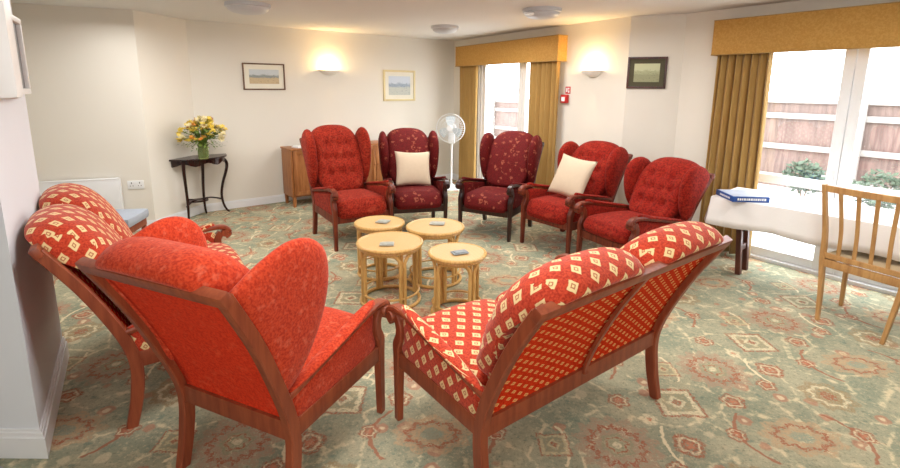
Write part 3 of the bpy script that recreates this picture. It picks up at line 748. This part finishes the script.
pic('wall_pillar', -.0, .38, 1.55, 1.87, M['darkframe'], M['olive'], A3, 'dark framed picture with olive mount on the pillar by the large door', .022, .045)

def sconce(k, s, z, label, power):
    loc, ang, L = frame_of(k); root = empty('wall_lamp', on_wall(k, s, .0, z), ang); tag(root, label, 'wall lamp', 'white uplighter wall lamps')
    b = MB(); prof = [(.012, -.06), (.05, -.058), (.105, -.03), (.138, .0), (.145, .012), (.132, .012), (.10, -.018), (.05, -.044), (.012, -.046)]
    b.M = Matrix.Scale(.8, 4, (0, 1, 0)); b.lathe(prof, 20, 0, -.002, PI, 2*PI); b.build('bowl', M['plaster'], root)
    g = MB(); g.M = Matrix.Translation((0, -.05, -.006)); g.lathe([(0, -.02), (.014, -.016), (.02, 0), (.014, .016), (0, .02)], 12); g.build('bulb', M['glow'], root)
    MB().box(-.06, -.012, -.05, .06, 0, .01, .003).build('back_plate', M['plaster'], root)
    l = bpy.data.lights.new('lamp_bulb', 'POINT'); l.energy = power; l.color = (1, .66, .30); l.shadow_soft_size = .04
    lo = bpy.data.objects.new('lamp_bulb', l); COL.objects.link(lo); lo.location = (0, -.07, .04); lo.parent = root
    # light spilling through the slot below the bowl
    l = bpy.data.lights.new('lamp_slot', 'SPOT'); l.energy = power*.9; l.color = (1, .72, .40); l.spot_size = math.radians(70); l.spot_blend = 1; l.shadow_soft_size = .03
    lo = bpy.data.objects.new('lamp_slot', l); COL.objects.link(lo); lo.location = (0, -.05, -.075); lo.rotation_euler = (math.radians(-18), 0, 0); lo.parent = root
sconce('wall_back', 1.71, 1.75, 'lit white bowl wall lamp on the back wall between two pictures', 10)
sconce('wall_back_right', 2.98, 1.73, 'lit white bowl wall lamp on the right wall beside the red fire point', 10)

M['fixture'] = plain('light_fitting_plastic', srgb(200, 203, 208), .4)
def ceil_light(x, y, r, label, sensor=False):
    root = empty('ceiling_light', (x, y, CEIL)); tag(root, label, 'ceiling light', 'round white ceiling lights')
    MB().lathe([(0, 0), (r, 0), (r, -.03), (r-.012, -.036), (0, -.036)][::-1], 36).build('base_ring', M['fixture'], root)
    MB().lathe([(r*.9, -.036), (r*.86, -.055), (r*.7, -.075), (r*.4, -.088), (0, -.092)], 36).build('diffuser', M['fixture'], root)
    if sensor:
        q = MB(); q.M = Matrix.Translation((-r*.75, -r*.55, -.055)) @ Matrix.Scale(.6, 4, (0, 0, 1)); q.lathe([(0, .03), (.04, .02), (.05, 0), (.04, -.02), (0, -.03)], 14); q.build('sensor', M['gloss'], root)
ceil_light(-1.87, 4.63, .20, 'round white ceiling light nearest the left, cut by the top of the photo')
ceil_light(-.08, 6.14, .17, 'round white ceiling light farthest back, near the back corner')
ceil_light(.86, 4.78, .185, 'round white ceiling light with a sensor knob, above the dark chairs', True)

# fire call point and its sign
x, y, z = on_wall('wall_back_right', 2.57, 0, 1.42); loc, ang, L = frame_of('wall_back_right')
fp = empty('fire_call_point', (x, y, z), ang); tag(fp, 'small red fire call point on the wall right of the far curtain', 'call point')
MB().box(-.05, -.045, -.05, .05, 0, .05, .006).build('housing', M['redplastic'], fp); MB().box(-.028, -.049, -.03, .028, -.044, .022, .002).build('press_panel', M['paper'], fp)
x, y, z = on_wall('wall_back_right', 2.60, 0, 1.52)
fs = empty('fire_sign', (x, y, z), ang); tag(fs, 'tiny red and white fire sign above the call point', 'sign')
MB().box(-.04, -.004, -.04, .04, 0, .045, .001).build('plate', M['redplastic'], fs)
q = MB(); q.box(-.026, -.006, -.02, -.006, -.004, .03); q.box(.006, -.006, -.028, .028, -.004, .0); q.box(.008, -.006, .01, .024, -.004, .032); q.build('symbol', M['paper'], fs, False)

# sockets
def socket(k, s, z, label):
    loc, ang, L = frame_of(k); root = empty('wall_socket', on_wall(k, s, 0, z), ang); tag(root, label, 'socket')
    MB().box(-.075, -.01, -.045, .075, 0, .045, .004).build('plate', M['plastic'], root)
    q = MB()
    for sx in (-.037, .037):
        q.box(sx-.004, -.0108, .012, sx+.004, -.0098, .028); q.box(sx-.016, -.0108, -.014, sx-.009, -.0098, -.006); q.box(sx+.009, -.0108, -.014, sx+.016, -.0098, -.006)
    q.build('pin_hole', M['black'], root, False)
    return root
socket('wall_left', .93, .50, 'double white wall socket left of the flower table')

# radiators
def radiator(k, s0, s1, z0, z1, label):
    loc, ang, L = frame_of(k); root = empty('radiator', on_wall(k, s0, 0, 0), ang); root.location.z = 0; tag(root, label, 'radiator', 'white panel radiators'); w = s1-s0
    p = MB(); n = int(w/.035); p.box(0, -.085, z0, w, -.07, z1, .004)
    p.build('front_panel', M['gloss'], root)
    p = MB(); p.box(0, -.088, z1, w, -.02, z1+.012, .003); p.box(-.004, -.085, z0+.02, 0, -.02, z1, .001); p.box(w, -.085, z0+.02, w+.004, -.02, z1, .001); p.build('top_grille', M['gloss'], root)
    p = MB(); p.box(.1, -.07, z0+.05, .14, -.001, z1-.05); p.box(w-.14, -.07, z0+.05, w-.1, -.001, z1-.05); p.build('bracket', M['gloss'], root)
    v = MB(); v.tube([(w+.03, -.05, 0), (w+.03, -.05, z0+.06), (w-.01, -.05, z0+.06)], .009, 8); v.M = Matrix.Translation((w+.03, -.05, z0+.05)); v.lathe([(0, -.03), (.016, -.028), (.02, .0), (.018, .05), (0, .055)], 12); v.build('valve', M['plastic'], root)
radiator('wall_left', .10, .80, .14, .58, 'white panel radiator on the left wall behind the left settee')
radiator('wall_back_right', 2.62, 3.15, .14, .62, 'white radiator right of the far curtain, behind the bright red armchair')

# wall mounted television-like white panel and framed board on the stub wall
sang = math.atan2(sdir.y, sdir.x)
def stub_pt(t, n, z): p = Vector((-1.71, 1.78))+sdir*t+sn*n; return (p.x, p.y, z)
wc = empty('wall_cabinet', stub_pt(-.0, 0, 1.49), sang); tag(wc, 'white rounded wall unit at the top left corner of the photo', 'wall unit')
# local x along the wall (away), local -y out into the room
mb = MB(); mb.box(-.03, -.105, 0, .10, -.001, .62, .024); mb.build('body', M['plastic'], wc)
mb = MB(); mb.box(.102, -.096, .03, .112, -.004, .60, .003); mb.build('edge_strip', M['grey'], wc)
wb = empty('notice_frame', stub_pt(.20, 0, 1.50), sang); tag(wb, 'silver framed panel on the wall end, behind the white wall unit', 'framed panel')
mb = MB(); mb.box(0, -.045, 0, .42, -.001, .34, .004); mb.build('backing', M['grey'], wb)
mb = MB()
for a, b, c, d in ((0, 0, .42, .025), (0, .315, .42, .34), (0, .025, .025, .315), (.395, .025, .42, .315)): mb.box(a, -.062, b, c, -.044, d, .004)
mb.build('frame', M['plastic'], wb)

# ---------------------------------------------------------------- pedestal fan
fan = empty('pedestal_fan', (.02, 7.32, 0), math.radians(-12)); tag(fan, 'white pedestal fan standing in the back corner between the curtain and dark chair', 'fan')
b = MB(); b.lathe([(0, 0), (.2, 0), (.205, .012), (.17, .03), (.05, .045), (.03, .07), (0, .07)], 32); b.build('base', M['plastic'], fan)
MB().tube([(0, 0, .05), (0, 0, .84)], .016, 12, up=(1, 0, 0)).build('pole', M['plastic'], fan)
h = MB(); h.box(-.05, -.045, .70, .05, .03, .86, .02); h.M = Matrix.Translation((0, .0, .94)) @ Matrix.Rotation(PI/2, 4, 'X'); h.lathe([(0, -.12), (.05, -.11), (.065, -.06), (.06, .02), (0, .03)], 20); h.build('motor_housing', M['plastic'], fan)
cage = MB(); cz, cy, R = .94, -.07, .215
def ringc(r, y): return [(r*math.cos(2*PI*i/36), y, cz+r*math.sin(2*PI*i/36)) for i in range(36)]
for r, y in ((R, cy), (R, cy-.03), (R*.8, cy-.058), (R*.55, cy-.075), (R*.8, cy+.03), (R*.55, cy+.045)): cage.tube(ringc(r, y), .0045 if r == R else .0025, 6, True, up=(0, 1, 0))
for i in range(40):
    a = 2*PI*i/40
    cage.tube([(k*R*math.cos(a), y, cz+k*R*math.sin(a)) for k, y in ((.2, cy-.082), (.55, cy-.075), (.8, cy-.058), (1, cy-.015), (.8, cy+.03), (.3, cy+.05))], .0018, 4, up=(0, 1, .01))
cage.build('cage', M['plastic'], fan)
c = MB(); c.M = Matrix.Translation((0, cy-.084, cz)) @ Matrix.Rotation(PI/2, 4, 'X'); c.lathe([(0, .008), (.04, .006), (.045, 0), (0, -.002)], 20); c.build('badge_disc', M['gloss'], fan)
M['blade'] = plain('grey_blue_blade', srgb(190, 200, 204), .3)
bl = MB(); bl.M = Matrix.Translation((0, cy-.01, cz)) @ Matrix.Rotation(PI/2, 4, 'X'); bl.lathe([(0, .03), (.035, .025), (.04, -.02), (0, -.02)], 18)
for i in range(3):
    bl.M = Matrix.Translation((0, cy-.01, cz)) @ Matrix.Rotation(2*PI*i/3+.4, 4, 'Y') @ Matrix.Rotation(math.radians(22), 4, 'X')
    o_ = crom2([(.03, -.02), (.09, -.07), (.16, -.085), (.185, -.02), (.17, .05), (.1, .05), (.03, .02)], 3)
    A = [bl.v((p[0], -.001, p[1])) for p in o_]; B = [bl.v((p[0], .002, p[1])) for p in o_]
    bl.face(A); bl.face(B[::-1])
    for q in range(len(A)): bl.face([A[q], A[(q+1) % len(A)], B[(q+1) % len(A)], B[q]])
bl.build('blade', M['blade'], fan)

# ---------------------------------------------------------------- long table with cloth
T0 = Vector((2.10, 3.77)); tu = Vector((.655, -.756)).normalized(); tn = Vector((-tu.y, tu.x)); tang = math.atan2(tu.y, tu.x)
TL, TW, TZ = 1.70, .58, .70
ta = empty('trestle_table', (T0.x, T0.y, 0), tang); tag(ta, 'long folding table under a white cloth by the large glazed door', 'table')
MB().box(.012, .012, TZ-.03, TL-.012, TW-.012, TZ-.006, .004).build('tabletop', M['darkwood2'], ta)
for x0 in (.10, TL-.10):
    for y0 in (.36, TW-.06): MB().sweep([(x0+(.05 if x0 < 1 else -.05), y0, 0), (x0, y0, TZ-.03)], rect(.04, .05), (0, 1, 0)).build('leg', M['darkwood2'], ta)
    MB().box(x0-.015+(.03 if x0 < 1 else -.03), .36, .2, x0+.015+(.03 if x0 < 1 else -.03), TW-.06, .25, .003).build('stretcher', M['darkwood2'], ta)
    sg = 1 if x0 < 1 else -1
    for y0 in (.39, TW-.09): MB().tube([(x0+sg*.03, y0, .36), (x0+sg*.30, y0, TZ-.035)], .009, 8).build('brace', M['black'], ta)
cl = MB(); drop = .205; per = []
def per_pts():
    P = []; n1, n2 = 60, 20
    for i in range(n1): P.append((TL*i/n1, 0, 0, -1))
    for i in range(n2): P.append((TL, TW*i/n2, 1, 0))
    for i in range(n1): P.append((TL*(1-i/n1), TW, 0, 1))
    for i in range(n2): P.append((0, TW*(1-i/n2), -1, 0))
    return P
P = per_pts(); rings = []
for q in (0, .06, .25, .5, .75, 1):
    ring = []
    for i, (x, y, nx, ny) in enumerate(P):
        corner = min(math.hypot(x-a, y-b) for a in (0, TL) for b in (0, TW)); flare = .02*q+.035*q*math.exp(-corner/.06)
        rip = .008*q*math.sin(i*.9)*math.sin(i*.23+1); o = .004+flare+rip
        ring.append(cl.v((x+nx*o, y+ny*o, TZ+.003-(0 if q == 0 else .004)-drop*q*(1+.05*math.sin(i*.31)))))
    rings.append(ring)
n = len(P)
for A, B in zip(rings, rings[1:]):
    for i in range(n): cl.face([A[i], A[(i+1) % n], B[(i+1) % n], B[i]])
cl.face(rings[0])
o = cl.build('tablecloth', M['cloth'], None, True, angle=60, loc=(T0.x, T0.y, 0), rz=tang)
so = o.modifiers.new('thick', 'SOLIDIFY'); so.thickness = .002; so.offset = 1
tag(o, 'white cloth draped over the long table by the glazed door', 'tablecloth')
# the blue boxed game
bx_ = empty('boxed_game', (2.32, 3.72, TZ+.006), math.radians(12)); tag(bx_, 'flat blue cardboard box with a pale lid lying on the white tablecloth', 'box')
BXL, BXW, BXH = .27, .27, .042
bx_.location = (2.30, 3.70, TZ+.006); bx_.rotation_euler = (0, 0, math.radians(-4))
MB().box(-BXL/2, -BXW/2, 0, BXL/2, BXW/2, BXH, .002).build('box_base', M['bluebox'], bx_)
MB().box(-BXL/2+.008, -BXW/2+.008, BXH, BXL/2-.008, BXW/2-.008, BXH+.002).build('lid_print', plain('pale_lid', srgb(190, 200, 216), .5, var=.12, scale=14), bx_, False)
q = MB(); q2 = MB(); random.seed(9); xx = -.1
while xx < .1:
    w = random.uniform(.008, .016); q.box(xx, -BXW/2-.0012, .013, xx+w, -BXW/2-.0002, .03); xx += w+.005
yy = -.09
while yy < .06:
    w = random.uniform(.008, .016); q2.box(-BXL/2-.0012, yy, .014, -BXL/2-.0002, yy+w, .028); yy += w+.006
q.build('front_lettering_stripe', M['paper'], bx_, False); q2.build('end_lettering_stripe', M['paper'], bx_, False)

# ---------------------------------------------------------------- slatted dining chair
dc = empty('dining_chair', (2.80, 3.01, 0), math.radians(-62)); tag(dc, 'pale oak dining chair with slatted back pushed in to the white table', 'chair')
# local +y is forward
hw = .218
for sx in (-1, 1):
    P = crom([(sx*(hw-.04), -.21, 0), (sx*(hw-.02), -.185, .22), (sx*hw, -.175, .43), (sx*(hw+.004), -.19, .62), (sx*(hw+.03), -.235, .94)], 6)
    MB().sweep(P, rect(.026, .036), (0, 1, 0), scale=lambda t: (.8+.35*min(t*2, 1) if t < .5 else 1.15-.3*(t-.5)*2)).build('rear_leg', M['oak'], dc)
    MB().sweep([(sx*(hw-.0), .20, 0), (sx*(hw+.0), .185, .43)], rect(.03, .03), (0, 1, 0), scale=lambda t: .75+.3*t).build('front_leg', M['oak'], dc)
    MB().box(sx*hw-.009, -.17, .375, sx*hw+.009, .18, .43, .003).build('side_rail', M['oak'], dc)
MB().box(-hw, -.188, .375, hw, -.168, .43, .004).build('rear_rail', M['oak'], dc)
MB().box(-hw, .176, .375, hw, .196, .43, .004).build('front_rail', M['oak'], dc)
MB().sweep([(hw*1.15*(-1+2*i/10), -.232-.016*math.sin(PI*i/10), .915) for i in range(11)], rect(.018, .042), (0, 0, 1)).build('top_rail', M['oak'], dc)
MB().sweep([(hw*(-1+2*i/10), -.178-.006*math.sin(PI*i/10), .455) for i in range(11)], rect(.018, .035), (0, 0, 1)).build('lower_rail', M['oak'], dc)
for i in range(4):
    x = hw*(-1+2*(i+1)/5)
    MB().sweep(crom([(x, -.183, .46), (x, -.2, .65), (x*1.12, -.245, .90)], 5), rect(.022, .01), (0, 1, 0)).build('slat', M['oak'], dc)
mb = MB(); mb.box(-hw+.004, -.165, .425, hw-.004, .2, .462, .012); mb.build('seat', M['seatpad'], dc)

# ---------------------------------------------------------------- low blue chair beyond the left settee
bc = empty('low_stool', (-2.90, 4.02, 0), math.radians(10)); tag(bc, 'low blue grey padded stool, mostly hidden behind the left chairs', 'stool')
mb = MB(); mb.box(-.2, -.2, .36, .2, .2, .445, .03); mb.build('seat', M['bluegrey'], bc)
MB().box(-.18, -.17, .30, .18, .17, .36, .004).build('frame', M['mahog'], bc)
for sx in (-1, 1):
    for sy in (-1, 1): MB().sweep([(sx*.16, sy*.15, 0), (sx*.16, sy*.15, .34)], rect(.035, .035), (0, 1, 0)).build('leg', M['mahog'], bc)

# small grey dome at the foot of the stub wall
ds = empty('door_stop', (-1.845, 1.66, 0)); tag(ds, 'small grey lilac dome on the floor at the bottom left corner', 'door stop')
M['lilac'] = plain('lilac_grey_rubber', srgb(160, 160, 178), .5)
MB().lathe([(0, .045), (.03, .04), (.045, .025), (.05, 0), (0, 0)], 20).build('dome', M['lilac'], ds)
MB().lathe([(.05, 0), (.056, 0), (.056, .006), (.048, .008)], 20).build('base_ring', M['grey'], ds)

# ---------------------------------------------------------------- light
w = bpy.data.worlds.new('sky'); SC.world = w; w.use_nodes = True; t = w.node_tree
bg = t.nodes['Background']; bg.inputs[0].default_value = (.90, .95, 1.0, 1); bg.inputs[1].default_value = 9.0
def area(name, loc, rot, sx, sy, e, col=(1, 1, 1)):
    l = bpy.data.lights.new(name, 'AREA'); l.shape = 'RECTANGLE'; l.size = sx; l.size_y = sy; l.energy = e; l.color = col
    o = bpy.data.objects.new(name, l); COL.objects.link(o); o.location = loc; o.rotation_euler = rot; return o
area('fill_light_behind', (0, -1.2, 1.75), (math.radians(90), 0, 0), 3.2, 1.0, 48, (1, .985, .965))  # added soft fill behind the camera, not a lamp of the room
for x, y, e in ((-1.87, 4.2, 26), (.1, 5.6, 26), (1.0, 4.2, 22), (-.2, 2.0, 30), (2.4, 2.2, 22), (-2.9, 4.3, 10)):
    area('ceiling_fill_light', (x, y, CEIL-.13), (0, 0, 0), .9, .9, e, (1, .985, .965))  # added fill panels below the ceiling; the round fittings stay unlit

# ---------------------------------------------------------------- camera
cam = bpy.data.cameras.new('camera'); co = bpy.data.objects.new('camera', cam); COL.objects.link(co)
cam.sensor_fit = 'HORIZONTAL'; cam.sensor_width = 36; cam.lens = 36*481/900; cam.clip_start = .05
cam.shift_y = -(234-178.3)/900
P_ = .188; R_ = .009
fwd = Vector((0, math.cos(P_), -math.sin(P_))); right = Vector((1, 0, 0)); up = Vector((0, math.sin(P_), math.cos(P_)))
r2 = right*math.cos(R_)+up*math.sin(R_); u2 = -right*math.sin(R_)+up*math.cos(R_)
m = Matrix((r2, u2, -fwd)).transposed().to_4x4(); m.translation = Vector((0, 0, 1.55)); co.matrix_world = m
SC.camera = co
SC.view_settings.view_transform = 'Standard'; SC.view_settings.look = 'None'; SC.view_settings.gamma = 1; SC.view_settings.use_curve_mapping = False
SC.view_settings.exposure = .15
